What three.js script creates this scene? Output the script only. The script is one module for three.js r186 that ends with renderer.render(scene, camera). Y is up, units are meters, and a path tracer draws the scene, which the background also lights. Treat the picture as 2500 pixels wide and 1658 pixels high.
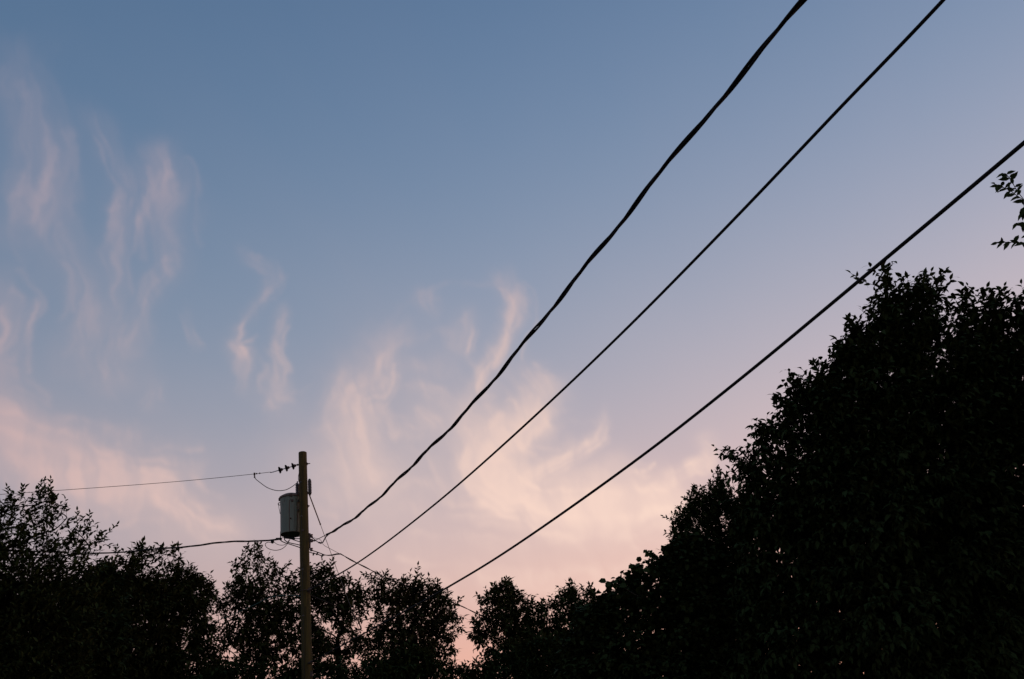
import * as THREE from 'three';
import { mergeGeometries } from 'three/addons/utils/BufferGeometryUtils.js';

// ---------------------------------------------------------------- camera, sky, sun, exposure
const scene = new THREE.Scene();
const camera = new THREE.PerspectiveCamera(37.8, 1024 / 679, 0.1, 2000);
camera.rotation.order = 'YXZ';
camera.position.set(0, 1.6, 0);
camera.rotation.set(THREE.MathUtils.degToRad(26.5), 0, THREE.MathUtils.degToRad(-5.8));

const renderer = new THREE.WebGLRenderer({ antialias: true });
renderer.toneMapping = THREE.LinearToneMapping;
renderer.toneMappingExposure = 1;
renderer.shadowMap.enabled = true;

function rngOf(seed) {
  let a = seed >>> 0;
  return () => { a = (a + 0x6d2b79f5) | 0; let t = Math.imul(a ^ (a >>> 15), 1 | a); t = (t + Math.imul(t ^ (t >>> 7), 61 | t)) ^ t; return ((t ^ (t >>> 14)) >>> 0) / 4294967296; };
}
// smooth value noise in three dimensions, 0 to 1
const lattice = (() => { const r = rngOf(77), a = new Float32Array(65536); for (let i = 0; i < a.length; i++) a[i] = r(); return a; })();
function vnoise(x, y, z) {
  const xi = Math.floor(x), yi = Math.floor(y), zi = Math.floor(z);
  let fx = x - xi, fy = y - yi, fz = z - zi;
  fx = fx * fx * fx * (fx * (fx * 6 - 15) + 10); fy = fy * fy * fy * (fy * (fy * 6 - 15) + 10); fz = fz * fz * fz * (fz * (fz * 6 - 15) + 10);
  const x0 = Math.imul(xi, 73856093), x1 = Math.imul(xi + 1, 73856093), y0 = Math.imul(yi, 19349663), y1 = Math.imul(yi + 1, 19349663), z0 = Math.imul(zi, 83492791), z1 = Math.imul(zi + 1, 83492791);
  const L = (a, b, c) => { let h = a ^ b ^ c; h ^= h >>> 13; h = Math.imul(h, 0x5bd1e995); return lattice[(h ^ (h >>> 15)) & 65535]; };
  const a = L(x0, y0, z0) * (1 - fx) + L(x1, y0, z0) * fx, b = L(x0, y1, z0) * (1 - fx) + L(x1, y1, z0) * fx;
  const c = L(x0, y0, z1) * (1 - fx) + L(x1, y0, z1) * fx, d = L(x0, y1, z1) * (1 - fx) + L(x1, y1, z1) * fx;
  return (a * (1 - fy) + b * fy) * (1 - fz) + (c * (1 - fy) + d * fy) * fz;
}
function fbm(x, y, z, n) { let s = 0, a = 0.5, t = 0; for (let i = 0; i < n; i++) { s += a * vnoise(x, y, z); t += a; a *= 0.5; x = x * 2.03 + 11.7; y = y * 2.03 + 5.1; z = z * 2.03 + 3.3; } return s / t; }
const smooth = (a, b, v) => { const t = Math.min(1, Math.max(0, (v - a) / (b - a))); return t * t * (3 - 2 * t); };
const D2R = Math.PI / 180;
const SUN_AZ = 42, SUN_EL = 1.5;                      // just set behind the trees, ahead and off to one side
const skyDir = (az, el) => [Math.sin(az * D2R) * Math.cos(el * D2R), Math.sin(el * D2R), -Math.cos(az * D2R) * Math.cos(el * D2R)];

// cirrus: [azimuth, elevation] in degrees along each wisp, its half width in degrees, its thickness
const WISPS = [
  [[[-32, 39.9], [-30.6, 37.5], [-29.8, 34.3], [-30.1, 32]], 1.5, 0.2], [[[-30.9, 36.8], [-29.1, 33.7], [-28.2, 30.5]], 2.3, 0.16],
  [[[-26.5, 37.8], [-24.7, 35], [-24.1, 32.8], [-24.8, 30.4], [-25.2, 28]], 1, 0.31], [[[-23.2, 36.8], [-22.1, 34.9], [-21.6, 32.1], [-21.4, 30.7], [-23, 28.7], [-23.6, 26.8], [-23.7, 25.1]], 1.1, 0.28],
  [[[-22.7, 36.7], [-22.3, 34.6]], 0.6, 0.27], [[[-23.7, 35.6], [-22.3, 34.4], [-21.6, 33.1]], 1.5, 0.14], [[[-28.5, 32.7], [-27, 30.1], [-26.4, 27.9], [-26.3, 25.6]], 1.2, 0.19],
  [[[-31.6, 28.6], [-30.6, 27.4], [-30.2, 24.8]], 1.1, 0.39], [[[-16.9, 31.6], [-15.3, 30.9], [-15.7, 29.8], [-16.7, 28.1], [-17.3, 26.9]], 0.42, 0.27],
  [[[-17.3, 26.6], [-16.8, 26.3]], 0.6, 0.43], [[[-17.1, 26.6], [-16.6, 25]], 0.7, 0.19], [[[-14.6, 28.8], [-15, 26.9], [-15, 25.2], [-15.1, 23.8]], 0.55, 0.36], [[[-15.1, 24.1], [-14.3, 23.3]], 1.1, 0.22],
  [[[-22.2, 24.7], [-22.2, 23.3]], 0.6, 0.2], [[[-25.6, 28.5], [-25, 26.2], [-24.6, 24.4]], 1, 0.17], [[[-23.7, 27.7], [-23.6, 26.3]], 0.4, 0.27], [[[-19.9, 28], [-19.6, 26.8]], 0.4, 0.08],
  [[[-8.1, 26.9], [-8.5, 25.1], [-10.3, 23.5], [-9.9, 21.2], [-9.4, 19.7]], 1.3, 0.46], [[[-11.4, 24.5], [-10.7, 23]], 0.8, 0.22], [[[-9.3, 22.9], [-5.3, 24], [-3.3, 21.4]], 3.3, 0.18],
  [[[-.7, 29.7], [.2, 28.1], [-.6, 26.4], [-2.2, 24.5], [-3, 21.8]], 0.85, 0.58], [[[.6, 29.1], [.3, 27.5]], 0.4, 0.24], [[[-6, 29.5], [-5, 28.5]], 0.7, 0.18], [[[-2.8, 27.6], [-3.4, 26.4]], 0.6, 0.24],
  [[[1.3, 23.1], [-.5, 21.1], [-2.3, 20.3], [-1.7, 18.5], [.7, 16.6], [3.4, 15.8]], 1.3, 0.9], [[[.3, 24.6], [1.7, 22.9]], 1, 0.34], [[[-2, 21.3], [-.3, 19.1]], 1.6, 0.46],
  [[[5, 21.2], [4.3, 20.1], [2.1, 19.1], [.1, 18.3]], 0.6, 0.62], [[[10.9, 19.7], [11, 18.5], [9.1, 17.3], [7.1, 16.3]], 0.65, 0.62], [[[4.7, 17.6], [5.5, 16]], 1.5, 0.48], [[[3, 16.1], [6.5, 15.7], [8.5, 15.6]], 1.8, 0.76],
  [[[-8.3, 15.6], [-.8, 14.1], [8.2, 13.5]], 3.3, 0.36], [[[-31.1, 21.5], [-27.5, 20.3], [-24.1, 19.8], [-22.2, 18.7]], 1.5, 0.5], [[[-24.4, 20.2], [-23, 20]], 1.1, 0.21],
  [[[-22.2, 18.7], [-19.6, 17.8], [-17, 16.7]], 0.7, 0.45], [[[-19.1, 17.6], [-17.6, 17.1]], 0.5, 0.26], [[[-29.8, 21.2], [-26.9, 19], [-21.6, 17.6]], 2.3, 0.21], [[[-31.1, 24], [-28.6, 21.8]], 1.5, 0.25], [[[-13.3, 19.9], [-9.2, 18.8]], 2.3, 0.22],
];
// the broad low banks behind the wisps
WISPS.push([[[-11, 20], [-4, 18.6], [3, 16.8], [7, 15.8]], 2.6, 0.22], [[[-4, 22.5], [-1, 20], [2, 17.5]], 2.2, 0.3], [[[-33, 22], [-28, 20.4], [-22, 18.6], [-18, 16.8]], 2.4, 0.36], [[[-10, 25], [-9.6, 22], [-8.6, 19]], 1.8, 0.2]);
const SKY_K = [[.174, -.586, -.519], [-7.462, -3.224, -1.695], [4.264, 1.483, .558], [-1.188, -.82, -.707], [.428, .042, -.549], [.476, .538, .371], [5.58, 3.806, 3.24]];
function makeSky(W, H) {
  const data = new Float32Array(W * H * 4), sun = skyDir(SUN_AZ, 0);
  // each wisp is a soft body with thin fibres drawn out along it
  const rng = rngOf(4242), wisps = [];
  const wisp = (pts, w, a) => { const m = 3 * w + 1.6, az = pts.map((p) => p[0]), el = pts.map((p) => p[1]); wisps.push({ pts, w, a, x0: Math.min(...az) - m * 1.3, x1: Math.max(...az) + m * 1.3, y0: Math.min(...el) - m, y1: Math.max(...el) + m }); };
  for (const [pts, w, a] of WISPS) {
    wisp(pts, w, a * (w > 1.2 ? 0.78 : 0.64));
    const c = new THREE.CatmullRomCurve3(pts.map(([x, y]) => new THREE.Vector3(x, y, 0))), n = Math.round(6 + 5 * w);
    for (let k = 0; k < n; k++) {
      const off = (rng() + rng() + rng() - 1.5) * 1.25 * w, fan = off * (0.5 + 1.1 * rng()), t0 = rng() * 0.55, t1 = t0 + 0.25 + rng() * 0.4, line = [];
      for (let q = 0; q <= 6; q++) { const t = Math.min(1, t0 + ((t1 - t0) * q) / 6), p = c.getPoint(t), d = c.getTangent(t), o = off + (fan - off) * (q / 6); line.push([p.x - d.y * o * 1.1, p.y + d.x * o]); }
      wisp(line, (0.1 + 0.14 * rng()) * Math.sqrt(w) + 0.05, a * (0.24 + 0.34 * rng()));
    }
  }
  for (let j = 0; j < H; j++) {
    const el = ((j + 0.5) / H - 0.5) * 180;
    const ce = Math.cos(el * D2R), h = Math.max(0, Math.sin(el * D2R)), e = Math.exp(-h / 0.12);
    for (let i = 0; i < W; i++) {
      const th = ((i + 0.5) / W - 0.5) * 2 * Math.PI, dx = Math.cos(th) * ce, dz = Math.sin(th) * ce, o = (j * W + i) * 4;
      const cs = dx * sun[0] + h * sun[1] + dz * sun[2], c = (1 + cs) / 2;
      const f = [1, h, h * h, e, c * (1 - h), e * c, c * c * h * (1 - h)];
      let col = [0, 1, 2].map((k) => { let s = 0; for (let q = 0; q < 7; q++) s += f[q] * SKY_K[q][k]; return Math.exp(s); });
      const lowAir = smooth(17, 9, el), sunSide = smooth(0.5, 0.97, c);
      col[0] *= 1.02 + 0.02 * sunSide + 0.03 * lowAir; col[1] *= 1.02 - 0.05 * lowAir; col[2] *= 1.04 + 0.04 * sunSide - 0.13 * lowAir;
      if (el > 1) {
        let clear = 1;
        // thin high cirrus everywhere: a sheet above, drawn out in the direction of the wind
        const px = dx / (h + 0.12), pz = dz / (h + 0.12);
        const bank = smooth(0.45, 0.75, fbm(px * 0.7 + 4, pz * 0.45, 2.2, 3));
        if (bank > 0) clear *= 1 - 0.1 * bank * fbm(px * 5 + pz * 1.4, pz * 1.3, 9, 4) * smooth(70, 25, el);
        const az = Math.atan2(dx, -dz) / D2R;
        if (az > -46 && az < 24 && el > 6 && el < 48) {
          const n1 = fbm(az * 0.28, el * 0.28, 1, 3) - 0.5, n2 = fbm(az * 0.28, el * 0.28, 31, 3) - 0.5;
          const n3 = fbm(az * 1.1, el * 1.1, 17, 3) - 0.5, n4 = fbm(az * 1.1, el * 1.1, 47, 3) - 0.5;
          const wa = az + n1 * 2.0 + n3 * 0.45, we = el + n2 * 2.0 + n4 * 0.45;
          const streak = fbm(wa * 1.3 + we * 0.35, we * 0.36, 5, 5), fine = fbm(wa * 5.0 + we * 1.6, we * 1.3, 8, 4);
          const broken = smooth(0.3, 0.62, fbm(wa * 0.55, we * 0.3, 71, 3));
          const mod = (0.3 + 0.95 * smooth(0.3, 0.72, streak) + 0.5 * (fine - 0.5)) * (0.6 + 0.5 * broken);
          for (const s of wisps) {
            if (wa < s.x0 || wa > s.x1 || we < s.y0 || we > s.y1) continue;
            let best = 1e9;
            for (let k = 0; k + 1 < s.pts.length; k++) {
              const ax = (s.pts[k][0] - wa) * ce, ay = s.pts[k][1] - we, bx = (s.pts[k + 1][0] - wa) * ce, by = s.pts[k + 1][1] - we;
              const vx = bx - ax, vy = by - ay, t = Math.min(1, Math.max(0, -(ax * vx + ay * vy) / (vx * vx + vy * vy)));
              const qx = ax + vx * t, qy = ay + vy * t; best = Math.min(best, qx * qx + qy * qy);
            }
            const fray = s.w < 0.4 ? 0.9 : 0.55 - 0.35 * smooth(0.7, 2.2, s.w);
            clear *= 1 - Math.min(0.95, s.a * (0.85 + (mod - 0.85) * fray) * Math.exp(-best / (0.72 * s.w * s.w)));
          }
        }
        const g = smooth(0.1, 0.8, cs), low = smooth(38, 15, el), hi = [0.44, 0.36, 0.41];
        const warm = [0.63 + 0.33 * g, 0.42 + 0.28 * g, 0.41 + 0.18 * g], cover = 1 - clear;
        col = col.map((v, k) => v + (Math.max(v, hi[k] + (warm[k] - hi[k]) * low) - v) * cover);
      }
      data[o] = col[0]; data[o + 1] = col[1]; data[o + 2] = col[2]; data[o + 3] = 1;
    }
  }
  const t = new THREE.DataTexture(data, W, H, THREE.RGBAFormat, THREE.FloatType);
  t.mapping = THREE.EquirectangularReflectionMapping; t.magFilter = THREE.LinearFilter; t.needsUpdate = true;
  return t;
}
const sky = makeSky(4096, 2048);
scene.background = sky; scene.environment = sky;

const sunLight = new THREE.DirectionalLight(0xffc49a, 0.3);
{
  const d = skyDir(SUN_AZ, SUN_EL);
  sunLight.position.set(d[0] * 60, d[1] * 60 + 5, d[2] * 60); sunLight.target.position.set(0, 5, -12);
  sunLight.castShadow = true; sunLight.shadow.radius = 20; sunLight.shadow.mapSize.set(2048, 2048);
  Object.assign(sunLight.shadow.camera, { left: -40, right: 40, top: 40, bottom: -40, near: 1, far: 150 });
  scene.add(sunLight, sunLight.target);
}

// ---------------------------------------------------------------- helpers
const V = (x, y, z) => new THREE.Vector3(x, y, z);
const used = {};
function numbered(n) { const k = (used[n] = (used[n] ?? -1) + 1); return k ? n + '_' + String(k).padStart(3, '0') : n; }
function tag(o, label, category, group, kind) { o.userData.label = label; o.userData.category = category; if (group) o.userData.group = group; if (kind) o.userData.kind = kind; return o; }
function thing(name, label, category, pos = [0, 0, 0], group) { const g = new THREE.Group(); g.name = numbered(name); g.position.set(...pos); scene.add(g); return tag(g, label, category, group); }
function part(name, geo, mat, parent) { const m = new THREE.Mesh(geo, mat); m.name = name; m.castShadow = m.receiveShadow = true; parent.add(m); return m; }
function moved(g, x = 0, y = 0, z = 0, rx = 0, ry = 0, rz = 0) { g.applyMatrix4(new THREE.Matrix4().compose(V(x, y, z), new THREE.Quaternion().setFromEuler(new THREE.Euler(rx, ry, rz)), V(1, 1, 1))); return g; }
function tubeOf(pts, r, sides = 6, seg) { const c = new THREE.CatmullRomCurve3(pts.map((p) => (p.isVector3 ? p : V(...p))), false, 'centripetal'); return new THREE.TubeGeometry(c, seg ?? Math.max(4, pts.length * 6), r, sides, false); }
function lathe(profile, seg = 24) { return new THREE.LatheGeometry(profile.map(([r, y]) => new THREE.Vector2(r, y)), seg); }
function std(r, g, b, roughness = 0.8, metalness = 0, extra = {}) { return new THREE.MeshStandardMaterial({ color: new THREE.Color().setRGB(r, g, b), roughness, metalness, ...extra }); }
function texture(w, h, fn, srgb = true) {
  const d = new Uint8Array(w * h * 4);
  for (let j = 0; j < h; j++) for (let i = 0; i < w; i++) { const c = fn(i / w, j / h); for (let k = 0; k < 3; k++) d[(j * w + i) * 4 + k] = Math.max(0, Math.min(255, c[k])); d[(j * w + i) * 4 + 3] = 255; }
  const t = new THREE.DataTexture(d, w, h); t.wrapS = t.wrapT = THREE.RepeatWrapping; t.magFilter = THREE.LinearFilter; t.minFilter = THREE.LinearMipmapLinearFilter; t.generateMipmaps = true;
  if (srgb) t.colorSpace = THREE.SRGBColorSpace; t.needsUpdate = true; return t;
}

// ---------------------------------------------------------------- materials
const M = {
  wood: new THREE.MeshStandardMaterial({ roughness: 0.9, map: texture(256, 1024, (u, v) => {
    const a = u * Math.PI * 2, x = Math.cos(a) * 6, z = Math.sin(a) * 6;
    const g = fbm(x * 3, v * 9, z * 3, 4), s = fbm(x * 0.5, v * 5, z * 0.5, 3), crack = smooth(0.66, 0.72, fbm(x * 4, v * 4, z * 4, 2));
    const k = (0.72 + 0.5 * (g - 0.5) + 0.35 * (s - 0.5)) * (1 - 0.55 * crack); return [120 * k, 100 * k, 38 * k];
  }) }),
  paint: new THREE.MeshStandardMaterial({ roughness: 0.55, map: texture(512, 512, (u, v) => {
    const a = u * Math.PI * 2, x = Math.cos(a) * 3, z = Math.sin(a) * 3;
    const n = fbm(x * 2, v * 7, z * 2, 4), drip = smooth(0.6, 0.8, fbm(x * 5, v * 1.2, z * 5, 3)), rust = smooth(0.62, 0.74, fbm(x * 4 + 9, v * 6, z * 4, 4));
    const k = 0.93 + 0.16 * (n - 0.5) - 0.06 * drip; return [133 * k * (1 - rust) + 84 * rust, 142 * k * (1 - rust) + 58 * rust, 119 * k * (1 - rust) + 38 * rust];
  }) }),
  rim: std(0.2, 0.14, 0.1, 0.75), porcelain: std(0.2, 0.13, 0.1, 0.25), greyPorcelain: std(0.5, 0.48, 0.45, 0.3), polymer: std(0.07, 0.06, 0.055, 0.6),
  steel: std(0.32, 0.32, 0.33, 0.5, 0.7), rusty: std(0.13, 0.085, 0.06, 0.85, 0.2), cable: new THREE.MeshPhysicalMaterial({ color: new THREE.Color().setRGB(0.016, 0.015, 0.014), roughness: 0.8, specularIntensity: 0.35 }), conductor: std(0.07, 0.06, 0.055, 0.8, 0.3), greenWire: std(0.07, 0.16, 0.12, 0.6),
  bark: new THREE.MeshStandardMaterial({ roughness: 0.95, map: texture(128, 256, (u, v) => {
    const a = u * Math.PI * 2, x = Math.cos(a) * 2, z = Math.sin(a) * 2, k = 0.6 + 0.8 * (fbm(x * 4, v * 10, z * 4, 4) - 0.5) + 0.3; return [82 * k, 70 * k, 55 * k];
  }) }),
  ground: new THREE.MeshStandardMaterial({ roughness: 1, map: texture(512, 512, (u, v) => {
    const n = fbm(u * 24, v * 24, 3, 5), p = fbm(u * 5, v * 5, 8, 3), k = 0.7 + 0.8 * (n - 0.5); return [(62 + 26 * p) * k, (70 + 6 * p) * k, 40 * k];
  }) }),
};
const leafMat = (r, g, b) => new THREE.MeshPhysicalMaterial({ color: new THREE.Color().setRGB(r, g, b), roughness: 0.85, specularIntensity: 0.12, side: THREE.DoubleSide });

// ---------------------------------------------------------------- ground
{
  const g = new THREE.PlaneGeometry(900, 900); moved(g, 0, 0, 0, -Math.PI / 2);
  const uv = g.attributes.uv; for (let i = 0; i < uv.count; i++) uv.setXY(i, uv.getX(i) * 150, uv.getY(i) * 150);
  const m = part('ground', g, M.ground, scene); m.userData.kind = 'structure'; m.userData.label = 'dark rough grass and soil under the trees'; m.castShadow = false;
}

// ---------------------------------------------------------------- trees
class Soup {                                     // collects triangles for one mesh
  constructor() { this.p = []; this.n = []; this.ix = []; this.uv = []; }
  vert(x, y, z, nx, ny, nz, u = 0, v = 0) { this.p.push(x, y, z); this.n.push(nx, ny, nz); this.uv.push(u, v); return this.p.length / 3 - 1; }
  limb(a, b, ra, rb, sides, bend, rng) {          // tapered, slightly crooked branch from a to b
    const d = V().subVectors(b, a), L = d.length(); if (L < 1e-4) return; d.divideScalar(L);
    const s = Math.abs(d.y) < 0.9 ? V(0, 1, 0) : V(1, 0, 0), e1 = V().crossVectors(d, s).normalize(), e2 = V().crossVectors(d, e1);
    const ph = rng() * 6.28, rings = bend ? 4 : 2, first = this.p.length / 3;
    for (let k = 0; k < rings; k++) {
      const t = k / (rings - 1), r = ra + (rb - ra) * t, w = bend * L * Math.sin(t * Math.PI);
      const c = V().copy(a).addScaledVector(d, L * t).addScaledVector(e1, w * Math.cos(ph)).addScaledVector(e2, w * Math.sin(ph));
      for (let q = 0; q <= sides; q++) {
        const an = (q / sides) * Math.PI * 2, cx = Math.cos(an), sx = Math.sin(an), nx = e1.x * cx + e2.x * sx, ny = e1.y * cx + e2.y * sx, nz = e1.z * cx + e2.z * sx;
        this.vert(c.x + nx * r, c.y + ny * r, c.z + nz * r, nx, ny, nz, q / sides, t * L);
      }
    }
    for (let k = 0; k + 1 < rings; k++) for (let q = 0; q < sides; q++) { const i = first + k * (sides + 1) + q, j = i + sides + 1; this.ix.push(i, j, i + 1, i + 1, j, j + 1); }
  }
  geometry() {
    const g = new THREE.BufferGeometry();
    g.setAttribute('position', new THREE.Float32BufferAttribute(this.p, 3)); g.setAttribute('normal', new THREE.Float32BufferAttribute(this.n, 3)); g.setAttribute('uv', new THREE.Float32BufferAttribute(this.uv, 2));
    g.setIndex(this.ix); return g;
  }
}
// leaf outlines along the midrib: [share of length, half width as share of the leaf's width, droop]
const LEAF = { pointed: [[0, 0.02, 0], [0.3, 0.46, 0.02], [0.62, 0.4, -0.02], [1, 0, -0.16]], round: [[0, 0.03, 0], [0.22, 0.46, 0.02], [0.66, 0.47, -0.02], [1, 0.04, -0.12]], narrow: [[0, 0.02, 0], [0.4, 0.5, 0.03], [1, 0, -0.1]] };
function addLeaf(s, base, d, up, len, wid, shape) {
  const side = V().crossVectors(d, up).normalize(), n = V().crossVectors(side, d);
  const rows = LEAF[shape], ids = [];
  for (const [t, hw, dr] of rows) {
    const c = V().copy(base).addScaledVector(d, t * len).addScaledVector(n, dr * len), w = hw * wid, lift = 0.28 * w;
    if (hw < 0.05) ids.push([s.vert(c.x, c.y, c.z, n.x, n.y, n.z)]);
    else ids.push([-1, 1].map((q) => s.vert(c.x + side.x * w * q + n.x * lift, c.y + side.y * w * q + n.y * lift, c.z + side.z * w * q + n.z * lift, n.x - side.x * q * 0.3, n.y - side.y * q * 0.3, n.z - side.z * q * 0.3)));
  }
  for (let k = 0; k + 1 < ids.length; k++) {
    const a = ids[k], b = ids[k + 1];
    if (a.length === 1 && b.length === 2) s.ix.push(a[0], b[1], b[0]); else if (a.length === 2 && b.length === 1) s.ix.push(a[0], a[1], b[0]); else if (a.length === 2) s.ix.push(a[0], a[1], b[1], a[0], b[1], b[0]);
  }
}
const unitLeaf = {};
function leafGeometry(shape, aspect) {            // one leaf a metre long, for leaves that are meshes of their own
  const k = shape + aspect.toFixed(2); if (unitLeaf[k]) return unitLeaf[k];
  const s = new Soup(); addLeaf(s, V(0, 0, 0), V(0, 0, 1), V(0, 1, 0), 1, aspect, shape); return (unitLeaf[k] = s.geometry());
}
function leafMesh(parent, base, d, up, len, aspect, shape, mat) {
  const m = part('leaf', leafGeometry(shape, aspect), mat, parent);
  const side = V().crossVectors(d, up).normalize(), n = V().crossVectors(side, d);
  m.matrix.makeBasis(side.clone().negate(), n, d).scale(V(len, len, len)).setPosition(base); m.matrix.decompose(m.position, m.quaternion, m.scale);
  return m;
}
function inside(poly, x, y) { let c = false; for (let i = 0, j = poly.length - 1; i < poly.length; j = i++) { const [xi, yi] = poly[i], [xj, yj] = poly[j]; if (yi > y !== yj > y && x < ((xj - xi) * (y - yi)) / (yj - yi) + xi) c = !c; } return c; }
function edge(poly, x, y) { let b = 1e9; for (let i = 0, j = poly.length - 1; i < poly.length; j = i++) { const ax = poly[j][0], ay = poly[j][1], vx = poly[i][0] - ax, vy = poly[i][1] - ay, t = Math.min(1, Math.max(0, ((x - ax) * vx + (y - ay) * vy) / (vx * vx + vy * vy))); b = Math.min(b, Math.hypot(ax + vx * t - x, ay + vy * t - y)); } return b; }
const areaOf = (poly) => { let a = 0; for (let i = 0, j = poly.length - 1; i < poly.length; j = i++) a += poly[j][0] * poly[i][1] - poly[i][0] * poly[j][1]; return Math.abs(a / 2); };

/* One tree or shrub. profile: the crown's outline in its widest plane, [across, height] in metres about the foot; the crown swells to `deep` in front of and behind that plane.
   gaps: openings in the crown [across, height, radius]. leaves stand on twigs, twigs on boughs, boughs on the trunk. */
function makeTree(o) {
  const rng = rngOf(o.seed), rnd = (a, b) => a + (b - a) * rng();
  const az = o.turn * D2R, t = thing(o.name, o.label, o.category ?? 'tree', [o.at[0], 0, o.at[1]], o.group);
  t.rotation.y = -az;                             // local x runs across, local -z away from the street
  const P = o.profile, gaps = o.gaps ?? [], xs = P.map((p) => p[0]), ys = P.map((p) => p[1]);
  const x0 = Math.min(...xs), x1 = Math.max(...xs), y0 = Math.min(...ys), y1 = Math.max(...ys), deep = o.deep ?? (x1 - x0) * 0.4;
  const inGap = (x, y, k = 1, part_ = false) => gaps.some(([gx, gy, r, keep]) => Math.hypot(x - gx, y - gy) < r * k && (!keep || (part_ && rng() > keep)));   // a gap may keep a share of its twigs
  // clumps
  const clumps = [], rmin = o.rmin ?? 0.1, rmax = o.rmax ?? 0.42;
  for (let n = 0; n < (o.tries ?? 5000); n++) {
    const x = rnd(x0, x1), y = rnd(y0, y1); if (!inside(P, x, y) || inGap(x, y, 1.15)) continue;
    const m = edge(P, x, y); if (m < rmin * 0.55) continue;
    const r = Math.max(rmin, Math.min(rmax * rnd(0.6, 1), m * rnd(0.75, 1))), z = rnd(-1, 0.42) * Math.min(deep, m * 0.9);
    if (clumps.some((c) => Math.hypot(c.x - x, c.y - y, c.z - z) < 0.62 * (c.r + r))) continue;
    clumps.push({ x, y, z, r });
  }
  // trunk and boughs: every clump hangs on the nearest lower node
  const top = y0 + (y1 - y0) * (o.fork ?? 0.35), lean = o.lean ?? 0, foot = V(lean, 0, 0), nodes = [];
  const trunkN = 5; for (let k = 0; k <= trunkN; k++) nodes.push({ p: V(lean * (1 - k / trunkN) + rnd(-0.08, 0.08) * (k > 0), top * (k / trunkN), rnd(-0.06, 0.06)), up: k - 1, load: 0, trunk: true });
  const order = clumps.map((c) => ({ c, d: Math.hypot(c.x * 1.2, c.y - top, c.z) })).sort((a, b) => a.d - b.d);
  for (const { c } of order) {
    let best = 0, bd = 1e9; const q = V(c.x, c.y, c.z);
    nodes.forEach((nd, i) => { if (nd.trunk && i < trunkN - 2) return; let d = nd.p.distanceTo(q); if (nd.p.y > q.y) d += (nd.p.y - q.y) * 1.2; d += 0.12 * Math.hypot(nd.p.x, nd.p.z); if (d < bd) { bd = d; best = i; } });
    c.node = nodes.push({ p: q, up: best, load: 0, r: c.r }) - 1;
    for (let i = c.node; i >= 0; i = nodes[i].up) nodes[i].load += c.r * c.r * 10;
  }
  const rad = (l) => (o.limb ?? 0.007) * Math.sqrt(Math.max(0.15, l)) + 0.004;
  const trunk = new Soup(), boughs = new Soup();
  nodes.forEach((nd, i) => { if (nd.up < 0) return; const a = nodes[nd.up]; (nd.trunk ? trunk : boughs).limb(a.p, nd.p, a.trunk && !nd.trunk ? rad(nd.load) * 1.15 : rad(a.load) * (nd.trunk ? 1 + 0.25 * (i === 1) : 1), rad(nd.load), nd.trunk ? 9 : 5, nd.trunk ? 0 : 0.05, rng); });
  part('trunk', trunk.geometry(), M.bark, t);
  // foliage
  const L = o.leaf, A = L.len * L.wid * 0.6, per = L.per ?? 8, total = (o.cover * areaOf(P)) / (A * per);
  const weight = clumps.reduce((s, c) => s + c.r * c.r, 0), crown = new Soup(), own = [];
  for (const c of clumps) {
    const n = ((total * c.r * c.r) / weight) * (o.airAbove && c.y > o.airAbove ? o.air : 1), k = Math.floor(n) + (rng() < n % 1 ? 1 : 0), cp = V(c.x, c.y, c.z);
    const out = V(c.x, (c.y - (y0 + y1) / 2) * 0.6, c.z).normalize();
    for (let q = 0, go = 0; q < k && go < k * 3; go++) {
      const dv = V(rnd(-1, 1), rnd(-1, 1), rnd(-1, 1)).normalize(), base = cp.clone().addScaledVector(dv, c.r * Math.cbrt(rnd(0.12, 1)));
      const dir = dv.multiplyScalar(0.6).addScaledVector(out, 0.35).add(V(rnd(-0.5, 0.5), (o.rise ?? 0.35) + rnd(-0.45, 0.45), rnd(-0.5, 0.5))).normalize();
      const len = L.twig * rnd(0.55, 1.25), tip = base.clone().addScaledVector(dir, len);
      const isIn = inside(P, tip.x, tip.y), off = isIn ? 0 : edge(P, tip.x, tip.y);
      if ((isIn ? -edge(P, tip.x, tip.y) : off) > -0.4 * L.len + ((o.stray ?? 0.1) + 0.5 * L.len) * rng() ** 2) continue;
      if (inGap(base.x, base.y, 1, true) || inGap(tip.x, tip.y, 0.8, true)) continue;
      q++; boughs.limb(cp.clone().lerp(base, 0.45), tip, 0.0028, 0.0014, 3, 0, rng);
      const leaves = [], spin = rng() * 6.28;
      for (let b = 0; b < per; b++) {
        const tt = b === per - 1 ? 1 : 0.15 + (0.85 * b) / (per - 1), an = spin + b * 2.4, at = base.clone().addScaledVector(dir, len * tt);
        const s = V(Math.cos(an), Math.sin(an) * 0.6, Math.sin(an + 1.3)), ld = dir.clone().multiplyScalar(b === per - 1 ? 1.6 : 0.75).add(s).add(V(0, -(L.droop ?? 0.25) + rnd(-0.25, 0.25), 0)).normalize();
        const up = V(rnd(-0.6, 0.6), 1, rnd(-0.6, 0.6)).normalize(); if (Math.abs(up.dot(ld)) > 0.95) up.set(1, 0.1, 0.2).normalize();
        leaves.push([at, ld, up, L.len * rnd(0.55, 1.22), rnd(0.85, 1.1)]);
      }
      own.push({ off: (isIn ? -edge(P, tip.x, tip.y) : off) - 0.3 * Math.abs(base.z) - (o.ownAbove && tip.y < o.ownAbove ? 9 : 0), leaves });
    }
  }
  // the twigs that stand out farthest against the sky carry leaves that are meshes of their own
  own.sort((a, b) => b.off - a.off);
  let single = 0; const leafM = o.mat;
  const crownGroup = part('boughs', boughs.geometry(), M.bark, t); crownGroup.userData.kind = 'stuff';
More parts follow.
